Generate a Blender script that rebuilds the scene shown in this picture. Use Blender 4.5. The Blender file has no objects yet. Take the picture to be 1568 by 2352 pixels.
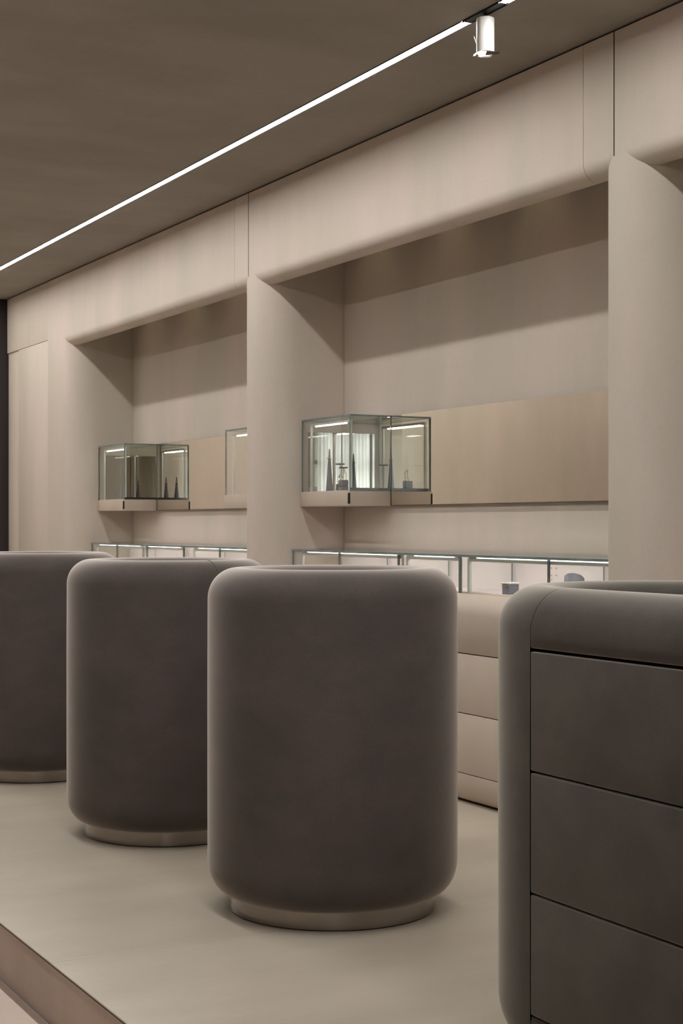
import bpy, bmesh, math, random
from mathutils import Vector, Matrix
random.seed(4)
PI = math.pi
S = bpy.context.scene
COL = S.collection

# ------------------------------------------------------------------ camera, world, exposure
cd = bpy.data.cameras.new('camera')
cam = bpy.data.objects.new('camera', cd)
COL.objects.link(cam)
cam.location = (0, 0, 1.0)
cam.rotation_euler = (PI / 2, 0, -math.atan(0.5363))
cd.sensor_fit = 'HORIZONTAL'
cd.sensor_width = 36
cd.lens = 36 * 3600 / 1568
cd.shift_y = 27 / 1568
cd.clip_start = 0.05
S.camera = cam
w = bpy.data.worlds.new('world')
S.world = w
w.use_nodes = True
w.node_tree.nodes['Background'].inputs[0].default_value = (0.75, 0.85, 1, 1)
w.node_tree.nodes['Background'].inputs[1].default_value = 0.5
S.view_settings.view_transform = 'Standard'
S.view_settings.look = 'None'
S.view_settings.gamma = 1
S.view_settings.use_curve_mapping = False
S.view_settings.exposure = 0.0
S.cycles.transparent_max_bounces = 24
S.cycles.max_bounces = 12
S.cycles.diffuse_bounces = 6
S.cycles.glossy_bounces = 8
S.cycles.caustics_reflective = False
S.cycles.caustics_refractive = False

STRIP_L = 66.0        # ceiling strip by the niche wall
STRIP_R = 95.0        # its twin over the platform edge
FILL_O = 29.0        # added unseen fill strip, shop side
FILL_E = 50.0  # added unseen fill strip before the end wall
WINDOW = 7.0
CASE_FILL = 23.0
BAR = 25.0
WARM = (1.0, 0.99, 0.965)

# ------------------------------------------------------------------ materials
def nmat(name):
    m = bpy.data.materials.new(name)
    m.use_nodes = True
    nt = m.node_tree
    nt.nodes.clear()
    out = nt.nodes.new('ShaderNodeOutputMaterial')
    return m, nt, out

def lin(c):
    return tuple(((x / 255) / 12.92 if x / 255 <= 0.04045 else ((x / 255 + 0.055) / 1.055) ** 2.4) for x in c) + (1,)

def surf(name, c1, c2, scale=(1, 1, 1), rough=0.7, fine=0.0, bump=0.05, bscale=60, metal=0.0,
         sheen=0.0, spec=0.3, detail=5, srough=0.4, stint=(1, 1, 1, 1), lo=0.36, hi=0.64):
    """mottled plaster / leather / velvet: two tints mixed by stretched noise, fine grain bump"""
    m, nt, out = nmat(name)
    N, L = nt.nodes, nt.links
    p = N.new('ShaderNodeBsdfPrincipled')
    tc = N.new('ShaderNodeTexCoord')
    mp = N.new('ShaderNodeMapping')
    mp.inputs['Scale'].default_value = scale
    L.new(tc.outputs['Object'], mp.inputs['Vector'])
    n1 = N.new('ShaderNodeTexNoise')
    n1.inputs['Scale'].default_value = 1.0
    n1.inputs['Detail'].default_value = detail
    n1.inputs['Roughness'].default_value = 0.55
    L.new(mp.outputs[0], n1.inputs['Vector'])
    rp = N.new('ShaderNodeMapRange')
    rp.inputs['From Min'].default_value = lo
    rp.inputs['From Max'].default_value = hi
    L.new(n1.outputs['Fac'], rp.inputs['Value'])
    mx = N.new('ShaderNodeMix')
    mx.data_type = 'RGBA'
    mx.inputs[6].default_value = lin(c1)
    mx.inputs[7].default_value = lin(c2)
    L.new(rp.outputs[0], mx.inputs[0])
    col = mx.outputs[2]
    n2 = N.new('ShaderNodeTexNoise')
    n2.inputs['Scale'].default_value = bscale
    n2.inputs['Detail'].default_value = 4
    L.new(tc.outputs['Object'], n2.inputs['Vector'])
    if fine > 0:
        m2 = N.new('ShaderNodeMix')
        m2.data_type = 'RGBA'
        m2.blend_type = 'MULTIPLY'
        m2.inputs[0].default_value = 1
        r2 = N.new('ShaderNodeMapRange')
        r2.inputs['From Min'].default_value = 0.3
        r2.inputs['From Max'].default_value = 0.7
        r2.inputs['To Min'].default_value = 1 - fine
        r2.inputs['To Max'].default_value = 1 + fine
        L.new(n2.outputs['Fac'], r2.inputs['Value'])
        L.new(col, m2.inputs[6])
        L.new(r2.outputs[0], m2.inputs[7])
        col = m2.outputs[2]
    L.new(col, p.inputs['Base Color'])
    p.inputs['Roughness'].default_value = rough
    p.inputs['Metallic'].default_value = metal
    p.inputs['Specular IOR Level'].default_value = spec
    if sheen:
        p.inputs['Sheen Weight'].default_value = sheen
        p.inputs['Sheen Roughness'].default_value = srough
        p.inputs['Sheen Tint'].default_value = stint
    if bump:
        b = N.new('ShaderNodeBump')
        b.inputs['Strength'].default_value = bump
        b.inputs['Distance'].default_value = 0.002
        L.new(n2.outputs['Fac'], b.inputs['Height'])
        L.new(b.outputs[0], p.inputs['Normal'])
    L.new(p.outputs[0], out.inputs[0])
    return m

def emis(name, c, s):
    m, nt, out = nmat(name)
    e = nt.nodes.new('ShaderNodeEmission')
    e.inputs[0].default_value = (*c, 1)
    e.inputs[1].default_value = s
    nt.links.new(e.outputs[0], out.inputs[0])
    return m

def glass(name, tint, ior=1.5):
    """clear architectural glass: tinted transmission with Fresnel reflection"""
    m, nt, out = nmat(name)
    N, L = nt.nodes, nt.links
    t = N.new('ShaderNodeBsdfTransparent')
    t.inputs[0].default_value = (*tint, 1)
    g = N.new('ShaderNodeBsdfGlossy')
    g.inputs['Roughness'].default_value = 0.0
    g.inputs[0].default_value = (0.95, 1, 0.98, 1)
    f = N.new('ShaderNodeFresnel')
    ge = N.new('ShaderNodeNewGeometry')   # same Fresnel curve on both faces of the slab
    mr_ = N.new('ShaderNodeMapRange')
    mr_.inputs['To Min'].default_value = ior
    mr_.inputs['To Max'].default_value = 1 / ior
    L.new(ge.outputs['Backfacing'], mr_.inputs['Value'])
    L.new(mr_.outputs[0], f.inputs[0])
    mx = N.new('ShaderNodeMixShader')
    L.new(f.outputs[0], mx.inputs[0])
    L.new(t.outputs[0], mx.inputs[1])
    L.new(g.outputs[0], mx.inputs[2])
    L.new(mx.outputs[0], out.inputs[0])
    return m

WALL1, WALL2 = (203, 189, 178), (191, 182, 168)
M = {
    'wall': surf('beige_suede_plaster', WALL1, WALL2, (3.0, 3.0, 0.8), 0.75, 0.02, 0.04, 90, spec=0.25),
    'ceiling': surf('brushed_ceiling_plaster', (154, 147, 139), (143, 136, 128), (1.6, 2.6, 1), 0.8, 0.03, 0.05, 60, spec=0.2, detail=7),
    'floor': surf('beige_microcement', (187, 176, 160), (173, 162, 146), (1.3, 3.2, 1), 0.38, 0.02, 0.02, 50, spec=0.45, detail=7),
    'riser': surf('rose_plaster', (190, 174, 162), (178, 162, 151), (3, 3, 1.5), 0.7, 0.02, 0.03, 70),
    'lower': surf('rose_beige_floor', (226, 210, 198), (218, 202, 190), (1.5, 3, 1), 0.18, 0.02, 0.0, 50, spec=0.5),
    'leather': surf('beige_leather', (198, 183, 168), (190, 175, 160), (4, 4, 2), 0.6, 0.02, 0.08, 300, spec=0.3),
    'velvet': surf('grey_velvet', (90, 80, 78), (78, 73, 69), (5, 5, 8), 0.85, 0.09, 0.10, 260, sheen=0.2, spec=0.1,
                   srough=0.3, stint=(0.97, 0.93, 0.89, 1)),
    'velvet_olive': surf('olive_grey_velvet', (79, 74, 69), (68, 64, 60), (7, 7, 9), 0.85, 0.09, 0.10, 260, sheen=0.15, spec=0.1,
                   srough=0.3, stint=(0.95, 0.94, 0.87, 1)),
    'velvet_beige': surf('beige_velvet', (196, 180, 165), (186, 171, 156), (6, 6, 3), 0.85, 0.04, 0.2, 160, sheen=0.3, spec=0.1),
    'dark': surf('dark_gap', (34, 28, 23), (27, 22, 18), (1, 1, 1), 0.9, 0, 0),
    'darkwall': surf('dark_aubergine_fabric', (66, 56, 56), (54, 47, 47), (5, 5, 0.5), 0.8, 0.03, 0.03, 80),
    'black': surf('black_metal', (22, 19, 18), (16, 14, 13), (5, 5, 5), 0.45, 0, 0, spec=0.4),
    'steel': surf('polished_steel', (150, 141, 135), (142, 134, 128), (2, 2, 2), 0.03, 0, 0, metal=1),
    'alu': surf('satin_aluminium', (222, 222, 216), (214, 214, 208), (5, 5, 5), 0.4, 0, 0, metal=0.15),
    'white': surf('white_powder_coat', (238, 236, 232), (230, 228, 224), (5, 5, 5), 0.4, 0, 0.02),
    'mirror': surf('bronze_mirror', (236, 231, 221), (232, 227, 217), (1, 1, 1), 0.015, 0, 0, metal=1),
    'clearmirror': surf('silver_mirror', (236, 238, 236), (232, 234, 232), (1, 1, 1), 0.01, 0, 0, metal=1),
    'glassedge': surf('glass_edge_green', (124, 138, 138), (98, 112, 114), (9, 9, 9), 0.15, 0, 0, spec=0.6),
    'glass': glass('clear_glass', (0.985, 0.995, 0.985)),
    'liner': surf('blush_suede_liner', (232, 219, 217), (226, 213, 211), (6, 6, 6), 0.8, 0.01, 0.03, 200),
    'grey': surf('slate_grey_suede', (112, 111, 121), (100, 99, 109), (20, 20, 20), 0.8, 0.04, 0.1, 400, sheen=0.3, spec=0.1),
    'grey_lit': surf('lit_grey_suede', (138, 138, 148), (126, 126, 137), (20, 20, 20), 0.8, 0.03, 0.08, 400, sheen=0.2, spec=0.1),  # lighter copy of the slate grey, painted as lit by the showcase
    'gold': surf('yellow_gold', (235, 190, 100), (220, 176, 90), (9, 9, 9), 0.2, 0, 0, metal=1),
    'curtain': None,
    'led': emis('ceiling_led_diffuser', WARM, STRIP_L),
    'led_r': emis('ceiling_led_diffuser_platform', WARM, STRIP_R),
    'fill_o': emis('added_fill_diffuser_shop', WARM, FILL_O),
    'fill_e': emis('added_fill_diffuser_end', WARM, FILL_E),
    'case_fill_led': emis('showcase_fill_led', (1, 0.98, 0.96), CASE_FILL),
    'line_led': emis('showcase_front_led', (1, 0.98, 0.96), 5.0),
    'bar_led': emis('display_box_led', (1, 0.98, 0.94), BAR),
    'lamp': emis('spot_lens', (1, 0.9, 0.78), 30),
    'window': emis('daylight_glazing', (0.93, 0.97, 1), WINDOW),
}
m, nt, out = nmat('white_sheer_curtain')
d = nt.nodes.new('ShaderNodeBsdfDiffuse'); d.inputs[0].default_value = (0.85, 0.85, 0.85, 1)
t = nt.nodes.new('ShaderNodeBsdfTranslucent'); t.inputs[0].default_value = (0.9, 0.9, 0.9, 1)
mx = nt.nodes.new('ShaderNodeMixShader'); mx.inputs[0].default_value = 0.6
nt.links.new(d.outputs[0], mx.inputs[1]); nt.links.new(t.outputs[0], mx.inputs[2]); nt.links.new(mx.outputs[0], out.inputs[0])
M['curtain'] = m

# velvet sheen painted into the base colour: lighter where seen at a grazing angle
def paint_sheen(mat, c, power):
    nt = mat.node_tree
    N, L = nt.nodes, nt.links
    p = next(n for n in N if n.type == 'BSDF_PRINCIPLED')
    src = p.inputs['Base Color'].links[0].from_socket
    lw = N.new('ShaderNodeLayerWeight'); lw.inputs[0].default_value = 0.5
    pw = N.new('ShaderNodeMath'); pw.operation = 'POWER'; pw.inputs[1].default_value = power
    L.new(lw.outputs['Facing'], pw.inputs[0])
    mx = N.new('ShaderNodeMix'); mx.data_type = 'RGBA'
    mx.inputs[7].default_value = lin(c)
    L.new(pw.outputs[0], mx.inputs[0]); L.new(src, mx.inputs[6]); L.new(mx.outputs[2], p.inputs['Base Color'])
paint_sheen(M['velvet'], (208, 198, 190), 3.6)
paint_sheen(M['velvet_olive'], (184, 177, 167), 4.2)

# floor joints cut into the microcement colour and relief
def add_joints(mat, ys):
    nt = mat.node_tree
    N, L = nt.nodes, nt.links
    p = next(n for n in N if n.type == 'BSDF_PRINCIPLED')
    tc = next(n for n in N if n.type == 'TEX_COORD')
    sp = N.new('ShaderNodeSeparateXYZ')
    L.new(tc.outputs['Object'], sp.inputs[0])
    wob = N.new('ShaderNodeTexNoise'); wob.inputs['Scale'].default_value = 5
    L.new(tc.outputs['Object'], wob.inputs['Vector'])
    wm = N.new('ShaderNodeMath'); wm.operation = 'MULTIPLY_ADD'; wm.inputs[1].default_value = 0.012
    L.new(wob.outputs['Fac'], wm.inputs[0]); L.new(sp.outputs[1], wm.inputs[2])
    a = N.new('ShaderNodeMath'); a.operation = 'SUBTRACT'; a.inputs[1].default_value = ys[0] + 0.006
    L.new(wm.outputs[0], a.inputs[0])
    b = N.new('ShaderNodeMath'); b.operation = 'PINGPONG'; b.inputs[1].default_value = (ys[1] - ys[0]) / 2
    L.new(a.outputs[0], b.inputs[0])
    r = N.new('ShaderNodeMapRange'); r.inputs['From Min'].default_value = 0.0015; r.inputs['From Max'].default_value = 0.005
    r.inputs['To Min'].default_value = 0; r.inputs['To Max'].default_value = 1
    L.new(b.outputs[0], r.inputs['Value'])
    bu = N.new('ShaderNodeBump'); bu.inputs['Strength'].default_value = 0.35; bu.inputs['Distance'].default_value = 0.002
    L.new(r.outputs[0], bu.inputs['Height'])
    old = p.inputs['Normal'].links[0].from_socket
    L.new(old, bu.inputs['Normal'])
    L.new(bu.outputs[0], p.inputs['Normal'])
add_joints(M['floor'], (3.462, 4.452))

# ------------------------------------------------------------------ mesh helpers
def finish(bm, smooth_angle=35):
    bmesh.ops.remove_doubles(bm, verts=bm.verts, dist=1e-6)
    bmesh.ops.recalc_face_normals(bm, faces=bm.faces)
    bm.normal_update()
    for f in bm.faces:
        f.smooth = True
    for e in bm.edges:
        if len(e.link_faces) == 2:
            e.smooth = e.calc_face_angle(0) < math.radians(smooth_angle)

def obj(name, bm, mats, parent=None, angle=35, **props):
    finish(bm, angle)
    me = bpy.data.meshes.new(name)
    bm.to_mesh(me)
    bm.free()
    if not isinstance(mats, (list, tuple)):
        mats = [mats]
    for m_ in mats:
        me.materials.append(m_)
    o = bpy.data.objects.new(name, me)
    COL.objects.link(o)
    if parent:
        o.parent = parent
    for k, v in props.items():
        o[k] = v
    return o

def empty(name, loc=(0, 0, 0), **props):
    o = bpy.data.objects.new(name, None)
    COL.objects.link(o)
    o.location = loc
    o.empty_display_size = 0.1
    for k, v in props.items():
        o[k] = v
    return o

def box(bm, x0, x1, y0, y1, z0, z1, bev=0.0, seg=2, mat=0):
    r = bmesh.ops.create_cube(bm, size=1)
    vs = r['verts']
    for v in vs:
        v.co = Vector(((x0 + x1) / 2 + v.co.x * (x1 - x0), (y0 + y1) / 2 + v.co.y * (y1 - y0), (z0 + z1) / 2 + v.co.z * (z1 - z0)))
    fs = set(f for v in vs for f in v.link_faces)
    for f in fs:
        f.material_index = mat
    if bev:
        es = list(set(e for v in vs for e in v.link_edges))
        bmesh.ops.bevel(bm, geom=es, offset=bev, segments=seg, profile=0.5, affect='EDGES')
    return bm

def B(*a, **k):
    return box(bmesh.new(), *a, **k)

def prism(bm, pts, axis, a0, a1):
    """closed polygon pts extruded along axis: 'z' pts=(x,y), 'y' pts=(x,z)"""
    def co(p, a):
        return (p[0], p[1], a) if axis == 'z' else (p[0], a, p[1])
    A = [bm.verts.new(co(p, a0)) for p in pts]
    C_ = [bm.verts.new(co(p, a1)) for p in pts]
    n = len(pts)
    for i in range(n):
        bm.faces.new((A[i], A[(i + 1) % n], C_[(i + 1) % n], C_[i]))
    bm.faces.new(A[::-1])
    bm.faces.new(C_)
    return bm

def lathe(bm, prof, cx=0, cy=0, seg=96, a0=0.0, a1=2 * PI):
    full = abs(a1 - a0 - 2 * PI) < 1e-6
    n = seg if full else seg + 1
    rings = []
    for r, z in prof:
        if r < 1e-7:
            v = bm.verts.new((cx, cy, z))
            rings.append([v] * n)
        else:
            rings.append([bm.verts.new((cx + r * math.cos(a0 + (a1 - a0) * i / seg), cy + r * math.sin(a0 + (a1 - a0) * i / seg), z)) for i in range(n)])
    for k in range(len(rings) - 1):
        R, Q = rings[k], rings[k + 1]
        for i in range(seg):
            j = (i + 1) % n
            vs = []
            for v in (R[i], R[j], Q[j], Q[i]):
                if v not in vs:
                    vs.append(v)
            if len(vs) > 2:
                try:
                    bm.faces.new(vs)
                except ValueError:
                    pass
    return bm

def arc(cx, cz, rx, rz, t0, t1, n=10):
    return [(cx + rx * math.cos(math.radians(t0 + (t1 - t0) * i / n)), cz + rz * math.sin(math.radians(t0 + (t1 - t0) * i / n))) for i in range(n + 1)]

def tube(bm, pts, r, seg=8):
    pts = [Vector(p) for p in pts]
    rings = []
    for i, p in enumerate(pts):
        d_ = (pts[min(i + 1, len(pts) - 1)] - pts[max(i - 1, 0)]).normalized()
        a = d_.orthogonal().normalized() if abs(d_.z) > 0.9 else d_.cross(Vector((0, 0, 1))).normalized()
        b = d_.cross(a)
        rings.append([bm.verts.new(p + r * (math.cos(2 * PI * k / seg) * a + math.sin(2 * PI * k / seg) * b)) for k in range(seg)])
    for q in range(len(rings) - 1):
        for k in range(seg):
            bm.faces.new((rings[q][k], rings[q][(k + 1) % seg], rings[q + 1][(k + 1) % seg], rings[q + 1][k]))
    bm.faces.new(rings[0][::-1]); bm.faces.new(rings[-1])
    return bm

def copy_tree(o, parent=None):
    c = o.copy()
    COL.objects.link(c)
    c.parent = parent
    for ch in list(o.children):
        copy_tree(ch, c)
    return c

# ------------------------------------------------------------------ the setting
ZC = 2.497        # ceiling
ZT = 2.489        # top of the wall panels, a shadow gap under the ceiling
C = 2.968         # plane of the fascia
RX, RY = 0.17, 0.118
ZH, RH = 2.120, 0.055
XB = 3.362        # back of the niches
XM = 3.345        # mirror plane
EDGE = 1.104      # platform edge
STEP = -0.158
YE = 10.26        # end wall

# platform (raised floor) and the lower shop floor
pf = empty('platform', (EDGE, 3, 0), kind='structure')
def pch(name, bm, mat):
    o = obj(name, bm, mat, None)
    o.parent = pf
    o.matrix_parent_inverse = Matrix.Translation((-EDGE, -3, 0))
    return o
pch('platform_top', B(EDGE, 3.46, -5.0, YE, -0.0035, 0.0), M['floor'])
pch('edge_trim', B(EDGE + 0.0004, EDGE + 0.03, -5.0, YE, -0.0065, -0.0036), M['dark'])
pch('riser', B(EDGE + 0.013, EDGE + 0.05, -5.0, YE, STEP, -0.0066), M['riser'])
obj('floor', B(-3.4, EDGE + 0.0125, -5.0, YE, STEP - 0.1, STEP), M['lower'], kind='structure')
obj('ceiling', B(-3.4, 3.46, -5.0, YE + 0.1, ZC, ZC + 0.1), M['ceiling'], kind='structure')
obj('wall_left', B(-3.5, -3.4, -5.0, YE, STEP, ZC), M['wall'], kind='structure')

# niche wall: columns with elliptically rounded corners, fascias with a rolled lower edge
wr = empty('wall_right', (3.4, 5, 0), kind='structure')
def wch(name, bm, mat, parent=None, **k):
    o = obj(name, bm, mat, None, **k)
    o.parent = parent or wr
    if parent is None:
        o.matrix_parent_inverse = Matrix.Translation((-3.4, -5, 0))
    return o
wch('backing', B(3.40, 3.46, -5.0, YE, 0, ZT), M['dark'])
def column(yn, yf, z1=ZT, far_round=True):
    pts = []
    if far_round:
        pts += [(3.40, yf + RY)] + [(C + RX - RX * math.sin(t_), yf + RY * math.cos(t_)) for t_ in [PI / 2 * i / 18 for i in range(19)]]
    else:
        pts += [(3.40, yf), (C, yf)]
    pts += [(C + RX - RX * math.cos(t_), yn - RY * math.sin(t_)) for t_ in [PI / 2 * i / 18 for i in range(19)]] + [(3.40, yn - RY)]
    return wch('column', prism(bmesh.new(), pts, 'z', 0.0, z1), M['wall'])
cols = [(1.115, 1.161), (3.742, 3.788), (6.364, 6.419)]
for a, b in cols:
    column(a, b)
column(9.052, 9.357, far_round=False)
hp = [(C, ZT), (C, ZH)] + [(C + RH - RH * math.cos(t_), ZH - RH * math.sin(t_)) for t_ in [PI / 2 * i / 12 for i in range(1, 13)]] + \
     [(C + 0.062, ZH - RH), (C + 0.066, ZH - RH + 0.004), (C + 0.066, ZT)]
def header(y0, y1):
    g = y0 + 0.155
    h = wch('header', prism(bmesh.new(), hp, 'y', g + 0.0012, y1 - 0.0006), M['wall'])
    e = wch('header_end_panel', prism(bmesh.new(), hp, 'y', y0 + 0.0045, g - 0.001), M['wall'])
    hs = [(x + 0.0022, z + 0.0022 * (0 if z > ZH else min(1, (ZH - z) / RH))) for x, z in hp]
    bm = bmesh.new()
    prism(bm, [(x - (0.0004 if x < C + 0.01 else 0), z) for x, z in hp], 'y', y0 - 0.0002, y0 + 0.0044)
    prism(bm, hs, 'y', g - 0.0009, g + 0.0011)
    wch('joint_shade_strip', bm, M['dark'])  # dark strips stand in for the shade inside the open joints
    return h
niches = [(1.161, 3.742), (3.788, 6.364), (6.419, 9.052)]
for y0, y1 in niches:
    header(y0, y1)
    wch('niche_back', B(XB, 3.395, y0 + RY + 0.004, y1 - RY - 0.004, 0, ZT), M['wall'])
# far end: upper fascia in two boards, flush service panel and the recessed return strip
wch('fascia_board', B(C, 3.39, 9.3585, 9.760, 2.131, ZT, bev=0.001), M['wall'])
wch('fascia_board', B(C, 3.39, 9.7615, 10.235, 2.131, ZT, bev=0.001), M['wall'])
wch('service_panel', B(C + 0.0025, 3.39, 9.3600, 9.985, 0, 2.130, bev=0.002), M['wall'])
wch('return_strip', B(C + 0.009, 3.39, 9.987, 10.235, 0, 2.130, bev=0.002), M['wall'])
wch('gap_shade_strip', B(C + 0.010, 3.46, -5.0, YE, ZT + 0.0005, ZC - 0.0003), M['dark'])  # dark strip fills the ceiling gap in place of its shade
# solid wall toward the shop front
wch('plain_wall', B(C, 3.39, -5.0, 0.98, 0, ZT), M['wall'])

# end wall with a dark doorway beside the niche wall
obj('wall_back', B(-3.4, 2.88, YE, YE + 0.1, STEP, ZC), M['wall'], kind='structure')
obj('door_1', B(2.88, 3.39, YE + 0.02, YE + 0.06, 0, ZC), M['darkwall'], kind='structure')
# shop front wall with the curtained window
bm = bmesh.new()
WX0, WX1, WZ0, WZ1 = -3.36, -2.30, 0.15, 2.28
box(bm, -3.4, WX0, -5.1, -5.0, STEP, ZC)
box(bm, WX1, 3.46, -5.1, -5.0, STEP, ZC)
box(bm, WX0, WX1, -5.1, -5.0, STEP, WZ0)
box(bm, WX0, WX1, -5.1, -5.0, WZ1, ZC)
obj('wall_front', bm, M['wall'], kind='structure')
wn = empty('window_1', ((WX0 + WX1) / 2, -5.05, WZ0), kind='structure')
def winch(name, bm, mat):
    o = obj(name, bm, mat); o.parent = wn
    o.matrix_parent_inverse = Matrix.Translation((-(WX0 + WX1) / 2, 5.05, -WZ0))
bm = bmesh.new()
for x in (WX0, (WX0 + WX1) / 2 - 0.025, WX1 - 0.05):
    box(bm, x, x + 0.05, -5.08, -5.02, WZ0, WZ1)
for z in (WZ0, 1.75, WZ1 - 0.05):
    box(bm, WX0, WX1, -5.08, -5.02, z, z + 0.05)
winch('window_frame', bm, M['alu'])
winch('glazing', B(WX0, WX1, -5.10, -5.09, WZ0, WZ1), M['window'])
bm = bmesh.new()
n = 240
rows = []
for zi in range(2):
    z = (STEP + 0.02, 2.42)[zi]
    rows.append([bm.verts.new((WX0 + (WX1 - WX0) * i / n, -4.93 + 0.022 * math.sin(i * 0.55) + 0.008 * math.sin(i * 0.21), z)) for i in range(n + 1)])
for i in range(n):
    bm.faces.new((rows[0][i], rows[0][i + 1], rows[1][i + 1], rows[1][i]))
cu = obj('curtain', bm, M['curtain'])
md = cu.modifiers.new('thickness', 'SOLIDIFY'); md.thickness = 0.002
cu['label'] = 'sheer white curtain hanging in folds across the shop front window'
cu['category'] = 'curtain'

# ------------------------------------------------------------------ ceiling strips
def strip(p0, p1, mat, label):
    """recessed linear light: a slim housing and a slightly proud diffuser, from p0 to p1"""
    p0, p1 = Vector(p0), Vector(p1)
    L_ = (p1 - p0).length
    t_ = empty('linear_light', (p0.x, p0.y, ZC), label=label, category='ceiling light')
    t_.rotation_euler.z = -math.atan2(p1.x - p0.x, p1.y - p0.y)
    bm = bmesh.new()
    box(bm, -0.0150, -0.0142, 0, L_, -0.0040, 0.0)
    box(bm, 0.0142, 0.0150, 0, L_, -0.0040, 0.0)
    obj('housing', bm, M['black'], t_)
    obj('diffuser', B(-0.014, 0.014, 0.002, L_ - 0.002, -0.0015, -0.0002), mat, t_)
    return t_
def xs(y):
    return 2.535 + (y - 3.9) * 0.0084
strip((xs(3.943), 3.943, 0), (xs(10.2), 10.2, 0), M['led'], 'long glowing strip light in the ceiling, left of the white spotlight')
strip((xs(-3.0), -3.0, 0), (xs(3.742), 3.742, 0), M['led'], 'glowing strip light cut off by the top edge, right of the white spotlight')
strip((1.22, -3.0, 0), (1.22, 10.0, 0), M['led_r'], 'strip light above the platform edge, outside the picture')
strip((-2.8, 9.75, 0), (1.9, 9.75, 0), M['fill_e'], 'added fill strip across the ceiling before the end wall, outside the picture')  # unseen strip added to brighten the end wall that the mirrors reflect
strip((0.10, -3.0, 0), (0.10, 10.0, 0), M['fill_o'], 'added fill strip above the lower shop floor, outside the picture')  # unseen strip added as fill from the shop side
tr = empty('light_track', (xs(3.84), 3.84, ZC), label='short black track section between the two glowing ceiling strips', category='light track')
tr.rotation_euler.z = -0.0084
obj('rail', B(-0.0155, 0.0155, -0.0965, 0.0995, -0.004, 0.0), M['black'], tr)
bm = bmesh.new()
box(bm, -0.0165, -0.0125, -0.0965, 0.0995, -0.0065, -0.0035); box(bm, 0.0125, 0.0165, -0.0965, 0.0995, -0.0065, -0.0035)
obj('lip', bm, M['black'], tr)
# spotlight
sx, sy = 2.540, 3.845
sp = empty('spotlight', (sx, sy, ZC - 0.0065), label='small white cylindrical spotlight hanging from the black ceiling track', category='spotlight')
obj('stem', lathe(bmesh.new(), [(0, 0.002), (0.0048, 0.002), (0.0048, -0.014), (0, -0.014)], seg=20), M['black'], sp)
obj('housing', lathe(bmesh.new(), [(0, -0.010), (0.022, -0.010), (0.0255, -0.012), (0.026, -0.016), (0.0265, -0.112), (0.0235, -0.114), (0.0235, -0.105), (0, -0.105)], seg=48), M['white'], sp)
RT, FW = Vector((0.8813, -0.4726, 0)), Vector((0.4726, 0.8813, 0))
obj('reflector', lathe(bmesh.new(), [(0, -0.1055), (0.0225, -0.1055), (0.0225, -0.1075), (0, -0.1075)], seg=32), M['white'], sp)
bm = bmesh.new()
bmesh.ops.create_uvsphere(bm, u_segments=24, v_segments=12, radius=0.0095)
bmesh.ops.translate(bm, verts=bm.verts, vec=Vector((0, 0, -0.1155)) - RT * 0.0125 - FW * 0.008)
obj('lens', bm, M['lamp'], sp)
def plate(name, c, a, b, la, lb, taper, mat):
    a, b = a.normalized(), b.normalized()
    n_ = a.cross(b).normalized() * 0.0005
    bm = bmesh.new()
    q = [c + b * lb, c - b * lb, c + a * la - b * lb * taper, c + a * la + b * lb * taper]
    t1 = [bm.verts.new(p_ + n_) for p_ in q]; t2 = [bm.verts.new(p_ - n_) for p_ in q]
    bm.faces.new(t1); bm.faces.new(t2[::-1])
    for k in range(4):
        bm.faces.new((t1[k], t1[(k + 1) % 4], t2[(k + 1) % 4], t2[k]))
    return obj(name, bm, mat, sp)
zb = Vector((0, 0, -0.1145))
Zv = Vector((0, 0, 1))
plate('barn_door', zb - Zv * 0.001 + RT * 0.001 - FW * 0.010, RT * 1 + FW * 0.15 + Zv * 0.06, FW, 0.040, 0.020, 0.55, M['black'])
plate('barn_door', zb - RT * 0.0265, -RT - Zv * 0.5, FW, 0.010, 0.016, 0.6, M['white'])
plate('barn_door', zb + FW * 0.0265, FW + Zv * 0.15, RT, 0.022, 0.020, 0.6, M['white'])
plate('barn_door', zb - RT * 0.0268 + Zv * 0.032, -RT * 0.35 + Zv, FW, 0.020, 0.006, 0.7, M['white'])
ld = bpy.data.lights.new('spot_beam', 'SPOT')
ld.energy = 10; ld.color = (1, 0.88, 0.74); ld.spot_size = math.radians(50); ld.spot_blend = 0.5; ld.shadow_soft_size = 0.015
lo = bpy.data.objects.new('spot_beam', ld); COL.objects.link(lo); lo.parent = sp; lo.location = (0, 0, -0.116)

# concealed niche downlights above the fascias
def downlight(x, y, e, size=70):
    t_ = empty('downlight', (x, y, 2.46), label='tiny downlight hidden above the niche opening', category='downlight', group='concealed niche downlights')
    obj('can', lathe(bmesh.new(), [(0, 0.029), (0.022, 0.029), (0.022, 0), (0.016, 0), (0.016, 0.02), (0, 0.02)], seg=24), M['black'], t_)
    l = bpy.data.lights.new('downlight_beam', 'SPOT')
    l.energy = e; l.color = (1, 0.86, 0.48); l.spot_size = math.radians(size); l.spot_blend = 0.9; l.shadow_soft_size = 0.008
    o = bpy.data.objects.new('downlight_beam', l); COL.objects.link(o); o.parent = t_; o.location = (0, 0, 0.008)
for y in (4.08, 4.71, 5.32, 5.94):
    downlight(3.305, y, 1.6)
for y in (6.75, 7.37, 7.98, 8.6):
    downlight(3.305, y, 1.6)
downlight(3.32, 3.20, 3, 80)

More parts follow.
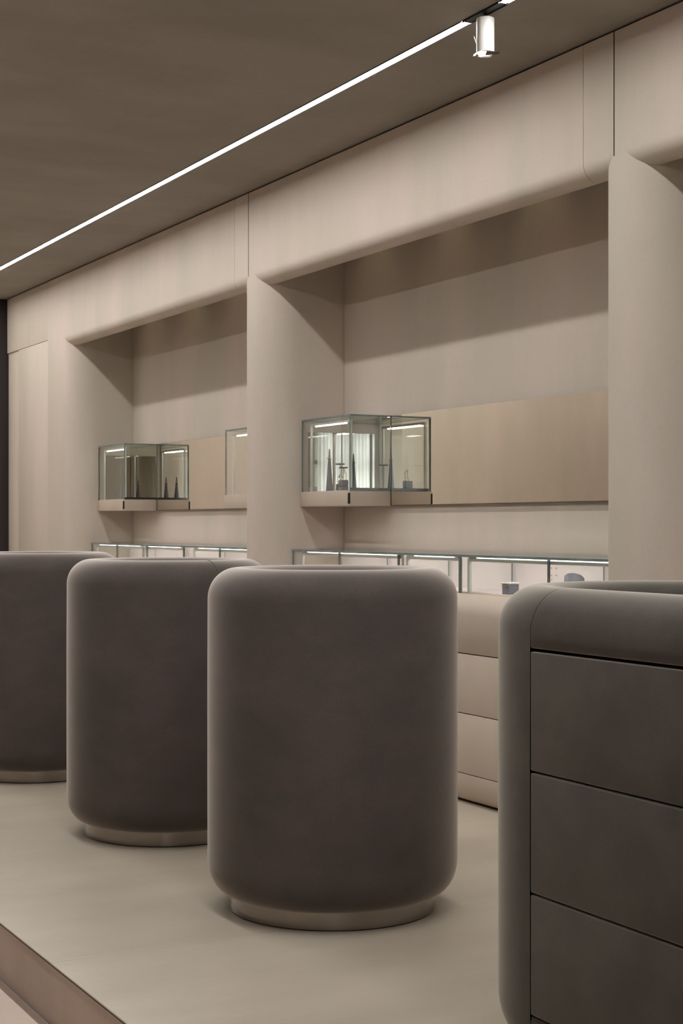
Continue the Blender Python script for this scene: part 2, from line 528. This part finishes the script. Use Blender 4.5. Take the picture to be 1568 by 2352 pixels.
# bronze mirrors along the niches
for i, (y0, y1) in enumerate(niches):
    mr = empty('mirror_panel', (XM, (y0 + y1) / 2, 1.077),
               label=('bronze tinted mirror band on the back of the nearest niche at the right edge',
                      'long bronze mirror band behind the lit glass box in the large middle niche',
                      'bronze mirror band on the back of the far left niche')[i], category='mirror')
    a, b = y0 + RY + 0.003 - (y0 + y1) / 2, y1 - RY - 0.003 - (y0 + y1) / 2
    obj('mirror_glass', B(0, 0.0165, a, b, 0.003, 0.3845), M['mirror'], mr)
    obj('edge_strip', B(-0.001, 0.0165, a, b, 0, 0.0028), M['steel'], mr)

# ------------------------------------------------------------------ velvet drums and island
def body_profile():
    p = [(0, 0.800), (0.172, 0.800), (0.184, 0.803), (0.190, 0.812), (0.192, 0.850)]
    p += arc(0.250, 0.850, 0.058, 0.036, 180, 90, 8)[1:]
    p += arc(0.250, 0.806, 0.0765, 0.080, 90, 0, 14)[1:]
    p += [(0.3272, 0.6), (0.3272, 0.35), (0.3268, 0.135)]
    p += arc(0.2668, 0.132, 0.060, 0.087, 0, -90, 12)[1:]
    p += [(0.0, 0.045)]
    return p
GAP = 0.0
def ring_bm():
    return lathe(bmesh.new(), [(0.0, 0.003), (0.2694, 0.003), (0.2694, 0.0465), (0, 0.0465)], seg=128)
def drum(x, y, label, mat, proto=None, group='velvet drums in a row'):
    if proto:
        t_ = copy_tree(proto)
        t_.location = (x, y, 0)
    else:
        t_ = empty('drum_pedestal', (x, y, 0), category='pedestal')
        obj('upholstered_body', lathe(bmesh.new(), body_profile(), seg=128), mat, t_, angle=50)
        b_ = obj('base_ring', ring_bm(), M['steel'], t_, label='polished steel base ring')
        obj('foot', lathe(bmesh.new(), [(0, 0), (0.266, 0), (0.266, 0.004), (0, 0.004)], seg=64), M['dark'], b_)
    t_['label'] = label
    t_['group'] = group
    return t_
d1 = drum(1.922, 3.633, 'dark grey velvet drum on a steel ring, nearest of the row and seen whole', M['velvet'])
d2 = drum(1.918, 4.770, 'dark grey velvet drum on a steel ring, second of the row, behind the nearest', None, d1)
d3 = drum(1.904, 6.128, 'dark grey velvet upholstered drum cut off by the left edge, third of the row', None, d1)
# stitched seam over the rim of the second drum
ang = math.radians(-90 - 28.2 + 31 + 4)
bm = bmesh.new()
pr = [q for q in body_profile()[10:-2] if q[1] > 0.14]
tube(bm, [((r + 0.0006) * math.cos(ang), (r + 0.0006) * math.sin(ang), z + 0.0006) for r, z in pr], 0.0013, 6)
obj('seam', bm, M['velvet'], d2)
d4 = empty('drum_pedestal', (1.96, 8.0, 0), category='pedestal', label='pale beige upholstered drum, farthest of the row, only its rim showing at the left edge', group='velvet drums in a row')
obj('upholstered_body', lathe(bmesh.new(), body_profile(), seg=96), M['velvet_beige'], d4, angle=50, label='pale beige velvet body')
obj('base_ring', ring_bm(), M['steel'], d4)

# stadium-shaped island with drawers
IX, IY0, IY1 = 1.9207, 0.55, 2.270
isl = empty('drawer_island', (IX, (IY0 + IY1) / 2, 0), label='large dark grey velvet island with rounded end and wide drawers at the right edge', category='island counter')
oy = (IY0 + IY1) / 2
HL = (IY1 - IY0) / 2
prof = body_profile()
for s in (1, -1):
    bm = lathe(bmesh.new(), prof, 0, s * (HL + 0.0012), 64, 0 if s > 0 else PI, PI if s > 0 else 2 * PI)
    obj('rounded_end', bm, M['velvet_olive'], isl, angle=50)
outer = [q for q in prof if q[0] > 0.001]
top = [q for q in prof[:-1] if q[1] >= 0.79 and q[0] < 0.3266]
# top rail: whole rim section, both sides, cut at the first drawer line
zs = [(0.5665, 0.7755), (0.3525, 0.5625), (0.1375, 0.3485)]
half = [(r, z) for r, z in prof[1:] if z > 0.7845]
rail = [(-r, z) for r, z in half[::-1]] + [(r, z) for r, z in half]
right = [(0.3268, 0.7845), (0.3240, 0.7815), (0.30, 0.7815)]
railp = [(-x, z) for x, z in right[::-1]][::1] + [(-r, z) for r, z in half[::-1]] + [(r, z) for r, z in half] + right
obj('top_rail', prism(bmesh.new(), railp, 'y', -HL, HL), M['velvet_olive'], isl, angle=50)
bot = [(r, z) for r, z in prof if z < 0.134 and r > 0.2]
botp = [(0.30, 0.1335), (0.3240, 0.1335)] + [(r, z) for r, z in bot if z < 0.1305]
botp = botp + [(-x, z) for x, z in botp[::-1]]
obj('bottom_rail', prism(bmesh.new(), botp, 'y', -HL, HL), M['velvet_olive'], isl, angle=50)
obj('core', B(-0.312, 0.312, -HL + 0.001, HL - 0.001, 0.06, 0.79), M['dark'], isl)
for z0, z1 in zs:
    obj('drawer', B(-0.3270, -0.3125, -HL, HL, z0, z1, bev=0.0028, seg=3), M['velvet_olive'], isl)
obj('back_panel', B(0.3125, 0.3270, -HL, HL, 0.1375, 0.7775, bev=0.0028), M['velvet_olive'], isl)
bm = bmesh.new()
cap = [(0.2694 * math.cos(PI * i / 48), HL + 0.2694 * math.sin(PI * i / 48)) for i in range(49)] + \
      [(-0.2694 * math.cos(PI * i / 48), -HL - 0.2694 * math.sin(PI * i / 48)) for i in range(49)]
prism(bm, cap, 'z', 0.0, 0.0465)
obj('base_plinth', bm, M['steel'], isl, label='polished steel plinth')

# ------------------------------------------------------------------ beige counters and glass showcases
F, TOPZ, GZ = 3.020, 0.746, 0.887
Xg = 3.100
def counter(y0, y1, label):
    t_ = empty('drawer_counter', (F, (y0 + y1) / 2, 0), label=label, category='counter', group=None or 'beige counters in the niches')
    h = (y1 - y0) / 2
    def pr(pts, a=-h, b=h):
        return prism(bmesh.new(), [(x - F, z) for x, z in pts], 'y', a, b)
    tp = [(XB - 0.004, 0.5395), (F + 0.002, 0.5395), (F, 0.5415), (F, TOPZ - 0.07)] + [(F + 0.075 - 0.075 * math.cos(q), TOPZ - 0.07 + 0.07 * math.sin(q)) for q in [PI / 2 * i / 12 for i in range(1, 13)]] + [(XB - 0.004, TOPZ)]
    obj('worktop', pr(tp), M['leather'], t_, angle=50)
    for z0, z1 in ((0.3265, 0.5360), (0.1125, 0.3235)):
        for a, b in ((-h, -0.002), (0.002, h)):
            obj('drawer', B(0, 0.02, a, b, z0, z1, bev=0.0015), M['leather'], t_)
    bp = [(XB - 0.004, 0.1100), (F, 0.1100)] + [(F + 0.045 * (1 - math.cos(q)), 0.10 - 0.092 * math.sin(q)) for q in [PI / 2 * i / 12 for i in range(13)]] + [(XB - 0.004, 0.008)]
    obj('base_roll', pr(bp), M['leather'], t_, angle=50)
    obj('core', B(0.021, XB - 0.004 - F, -h, h, 0.111, 0.5390), M['dark'], t_)
    obj('foot', B(0.07, XB - 0.004 - F, -h, h, 0, 0.008), M['dark'], t_)
    return t_
def pane(bm, x0, x1, y0, y1, z0, z1):
    """glass slab whose narrow sides use the dark edge material (slot 1)"""
    box(bm, x0, x1, y0, y1, z0, z1)
    bm.faces.ensure_lookup_table()
    d_ = (x1 - x0, y1 - y0, z1 - z0)
    k = d_.index(min(d_))
    bm.normal_update()
    for f in bm.faces[-6:]:
        f.material_index = 0 if abs(f.normal[k]) > 0.5 else 1
    return bm
GM = [M['glass'], M['glassedge']]
def showcase(y0, y1, joints, frames, label):
    cy = (y0 + y1) / 2
    t_ = empty('glass_showcase', (Xg, cy, TOPZ), label=label, category='showcase')
    H = GZ - TOPZ
    D = XB - 0.006 - Xg
    a, b = y0 - cy, y1 - cy
    obj('top_pane', pane(bmesh.new(), -0.004, D, a, b, H - 0.008, H), GM, t_)
    js = [y - cy for y in joints]
    for p_, q_ in zip(js[:-1], js[1:]):
        obj('front_pane', pane(bmesh.new(), 0, 0.008, p_ + 0.0012, q_ - 0.0012, 0, H - 0.0085), GM, t_)
    for y in js[1:-1]:
        if (js.index(y) % 2) == 0 or True:
            obj('divider_pane', pane(bmesh.new(), 0.0085, D - 0.02, y - 0.004, y + 0.004, 0, H - 0.0085), GM, t_)
    for p_, q_ in frames:
        p_, q_ = p_ - cy, q_ - cy
        bm = bmesh.new()
        box(bm, 0.012, 0.022, q_ - 0.014, q_, 0, H - 0.0245)
        box(bm, 0.012, 0.022, p_, p_ + 0.006, 0, H - 0.0245)
        box(bm, 0.012, 0.022, p_, q_, H - 0.0245, H - 0.0135)
        box(bm, 0.012, 0.038, p_, q_, H - 0.0094, H - 0.0087)  # added cover plate, keeps the strip's light off the wall above
        box(bm, 0.018, 0.022, p_, q_, H - 0.0135, H - 0.0094)
        fr = obj('inner_frame', bm, M['alu'], t_)
        obj('light_strip', B(0.0125, 0.0165, p_ + 0.05, q_ - 0.06, H - 0.0118, H - 0.0096), M['line_led'], fr)
        obj('light_strip', B(0.0225, 0.0275, p_ + 0.02, q_ - 0.03, H - 0.0190, H - 0.0150), M['case_fill_led'], fr)  # added emitter hidden behind the bar to brighten the case interior
    obj('back_liner', B(D - 0.012, D, a, b, 0, H - 0.0085), M['liner'], t_)
    obj('floor_liner', B(0.035, D - 0.013, a, b, 0, 0.003), M['liner'], t_)
    return t_
cB = (3.910, 6.242)
cA = (6.541, 8.930)
counter(*cB, 'beige leather counter with drawers glimpsed between the nearest drum and the dark island')
counter(*cA, 'beige counter in the far left niche, hidden behind the drums')
showcase(*cB, [3.910, 4.316, 4.870, 5.315, 5.807, 6.242], [(3.93, 4.830), (4.880, 5.270), (5.300, 6.180)],
         'long low lit glass showcase on the counter of the middle niche')
showcase(*cA, [6.541, 7.05, 7.51, 8.03, 8.50, 8.930], [(6.56, 7.40), (7.53, 8.09), (8.12, 8.88)],
         'long low lit glass showcase in the far left niche, above the second drum')

# ------------------------------------------------------------------ glass display boxes on the mirrors
XF = 3.146
ZP, ZQ, ZG = 1.076, 1.140, 1.4615
def display_box(y0, y1, label, mirror_end=True, side=True):
    t_ = empty('display_box', (XF, (y0 + y1) / 2, ZP), label=label, category='display case', group='glass boxes on the mirrors')
    h = (y1 - y0) / 2
    D = XM - 0.0015 - XF
    zq, zg = ZQ - ZP, ZG - ZP
    obj('plinth', B(-0.006, D, -h + 0.001, h - 0.001, 0, zq, bev=0.0015), M['leather'], t_)
    obj('tray', B(0.004, D - 0.004, -h + 0.016, h - 0.006, zq, zq + 0.002), M['liner'], t_)
    obj('top_pane', pane(bmesh.new(), 0, D, -h, h - 0.001, zg - 0.007, zg), GM, t_)
    obj('front_pane', pane(bmesh.new(), 0, 0.006, -h + 0.0072, h - 0.004, zq + 0.0005, zg - 0.0075), GM, t_)
    sd = obj('side_door', pane(bmesh.new(), 0.0, D, -h, -h + 0.007, zq + 0.0005, zg - 0.0075), GM, t_)
    obj('hinge', B(-0.0075, 0.0005, -h - 0.0015, -h + 0.0085, 0.008, zq - 0.010, bev=0.001), M['black'], sd)
    obj('bottom_rail', B(0.007, D, -h + 0.0072, -h + 0.015, zq + 0.002, zq + 0.012), M['black'], sd)
    if mirror_end:
        obj('end_mirror', B(0.03, D - 0.001, h - 0.010, h - 0.003, zq + 0.002, zg - 0.0525), M['clearmirror'], t_)
    bm = bmesh.new()
    box(bm, 0.012, 0.020, h - 0.072, h - 0.062, zq + 0.002, zg - 0.032)
    box(bm, 0.012, 0.022, -h + 0.0165, h - 0.062, zg - 0.031, zg - 0.021)
    box(bm, 0.012, 0.020, -h + 0.0165, -h + 0.0265, zq + 0.002, zg - 0.032)
    fr = obj('inner_frame', bm, M['alu'], t_)
    obj('light_bar', B(0.013, 0.019, -h + 0.06, h - 0.11, zg - 0.036, zg - 0.0315), M['bar_led'], fr)
    return t_
display_box(5.790, 6.244, 'lit glass display box with bright reflections in the large middle niche')
display_box(8.495, 8.938, 'glass display box at the far end of the left niche, with two grey cones')
display_box(6.540, 7.080, 'glass display box partly hidden behind the column of the left niche', mirror_end=False)

ZS = ZQ + 0.002
def cone(x, y, hgt, label, z=ZS):
    t_ = empty('ring_cone', (x, y, z), label=label, category='ring display', group='grey ring cones')
    prf = [(0, 0), (0.0158, 0), (0.0160, 0.001), (0.0022, hgt - 0.001), (0.0012, hgt), (0, hgt)]
    obj('cone', lathe(bmesh.new(), prf, seg=32), M['grey'], t_)
    zz = hgt * 0.775
    rr = 0.016 * (1 - zz / hgt) + 0.0022
    bm = bmesh.new()
    for k in range(1):
        n1, n2 = 32, 8
        vs = [[bm.verts.new(((rr + 0.0012 + 0.0024 * math.cos(2 * PI * j / n2)) * math.cos(2 * PI * i / n1), (rr + 0.0012 + 0.0024 * math.cos(2 * PI * j / n2)) * math.sin(2 * PI * i / n1), zz + 0.0024 * math.sin(2 * PI * j / n2))) for j in range(n2)] for i in range(n1)]
        for i in range(n1):
            for j in range(n2):
                bm.faces.new((vs[i][j], vs[(i + 1) % n1][j], vs[(i + 1) % n1][(j + 1) % n2], vs[i][(j + 1) % n2]))
    obj('gold_ring', bm, M['gold'], t_, label='thin gold ring')
    return t_
cone(3.190, 6.060, 0.185, 'slender grey ring cone with a gold band in the box of the middle niche')
cone(3.175, 8.612, 0.135, 'slender grey ring cone in the far left glass box, nearer the front edge')
c3 = cone(3.207, 8.697, 0.135, 'slender grey ring cone in the far left glass box, behind the other cone')

def block(x, y, s, hgt, label, mat, z=ZS, cat='display block'):
    t_ = empty('display_block', (x, y, z), label=label, category=cat)
    obj('block_body', B(-s / 2, s / 2, -s / 2, s / 2, 0, hgt * 0.36, bev=0.002, seg=3), mat, t_)
    obj('block_cap', B(-s / 2, s / 2, -s / 2, s / 2, hgt * 0.38, hgt, bev=0.004, seg=3), mat, t_)
    obj('block_core', B(-s / 2 + 0.003, s / 2 - 0.003, -s / 2 + 0.003, s / 2 - 0.003, hgt * 0.30, hgt * 0.42), M['dark'], t_)
    return t_
block(3.185, 5.922, 0.034, 0.046, 'small grey suede block carrying a gold chain in the middle niche box', M['grey'])
# gold chain standing over the block: beads on an arched wire
def chain(x, y, z, pts, label):
    bm = bmesh.new()
    for i, p_ in enumerate(pts):
        r = bmesh.ops.create_icosphere(bm, subdivisions=1, radius=0.0026)
        bmesh.ops.translate(bm, verts=r['verts'], vec=p_)
    tube(bm, pts, 0.0006, 5)
    o = obj('gold_bracelet', bm, M['gold'])
    o.location = (x, y, z)
    o['label'] = label; o['category'] = 'bracelet'
    return o
pts = [Vector((0.004 * math.sin(i * 0.7), -0.016 + 0.0022 * i * 1.0, 0.002 + 0.044 * math.sin(PI * i / 15))) for i in range(16)]
chain(3.190, 5.922, ZS + 0.046, pts, 'gold bead bracelet standing on the grey block')
tb = empty('jewellery_stand', (3.235, 6.045, ZS), label='thin dark T shaped stand with a small disc top in the middle niche box', category='display stand')
obj('foot', lathe(bmesh.new(), [(0, 0), (0.012, 0), (0.012, 0.003), (0, 0.003)], seg=24), M['grey'], tb)
obj('post', lathe(bmesh.new(), [(0, 0.003), (0.0014, 0.003), (0.0014, 0.116), (0, 0.116)], seg=12), M['black'], tb)
obj('disc', lathe(bmesh.new(), [(0, 0.116), (0.019, 0.116), (0.021, 0.119), (0.019, 0.122), (0, 0.122)], seg=32), M['grey'], tb)
b2 = empty('display_cube', (3.180, 6.195, ZS), label='small beige leather cube at the left end of the middle niche box', category='display block')
obj('cube_body', B(-0.012, 0.012, -0.014, 0.014, 0, 0.022, bev=0.002), M['leather'], b2)

# things inside the low showcase of the middle niche
zf = TOPZ + 0.003
h_ = empty('display_puck', (3.225, 4.335, zf), label='grey suede cushion with a tilted oval top in the showcase above the island', category='display cushion')
bm = bmesh.new()
lathe(bm, [(0, 0), (0.036, 0), (0.037, 0.003), (0.034, 0.066), (0.030, 0.070), (0, 0.070)], seg=48)
for v in bm.verts:
    if v.co.z > 0.03:
        v.co.z += -0.45 * v.co.x * 0.8 - 0.25 * v.co.y * 0
        v.co.z += 0.30 * (-v.co.y)
obj('cushion', bm, M['grey_lit'], h_)
rt = empty('ring_block', (3.165, 4.63, zf), label='lit-toned grey ring block with a gold ring beside the island corner in the showcase', category='display block')
obj('block_body', B(-0.022, 0.022, -0.022, 0.022, 0, 0.036, bev=0.003, seg=3), M['grey_lit'], rt)
obj('block_top', B(-0.025, 0.025, -0.026, 0.026, 0.0365, 0.043, bev=0.003, seg=3), M['white'], rt)
bm = bmesh.new()
tube(bm, [(-0.0235, 0.020 - 0.008 * i, 0.031 - 0.002 * math.sin(i)) for i in range(6)], 0.0012, 6)
obj('gold_ring', bm, M['gold'], rt)
XL = XB - 0.006 - 0.012
k = 0
for dy, dz in ((0, 0.120), (0, 0.108), (0, 0.094), (0, 0.068), (0.02, 0.112), (0.02, 0.094), (0.02, 0.068), (0.02, 0.052)):
    bm = bmesh.new()
    bmesh.ops.create_icosphere(bm, subdivisions=2, radius=0.0024)
    o = obj('earring', bm, M['gold'])
    o.location = (XL - 0.0022, 4.60 + dy * 1.4, TOPZ + dz)
    o['label'] = 'tiny gold stud pinned to the pale liner of the showcase above the island'
    o['category'] = 'earring'
    o['group'] = 'gold studs on the showcase liner'
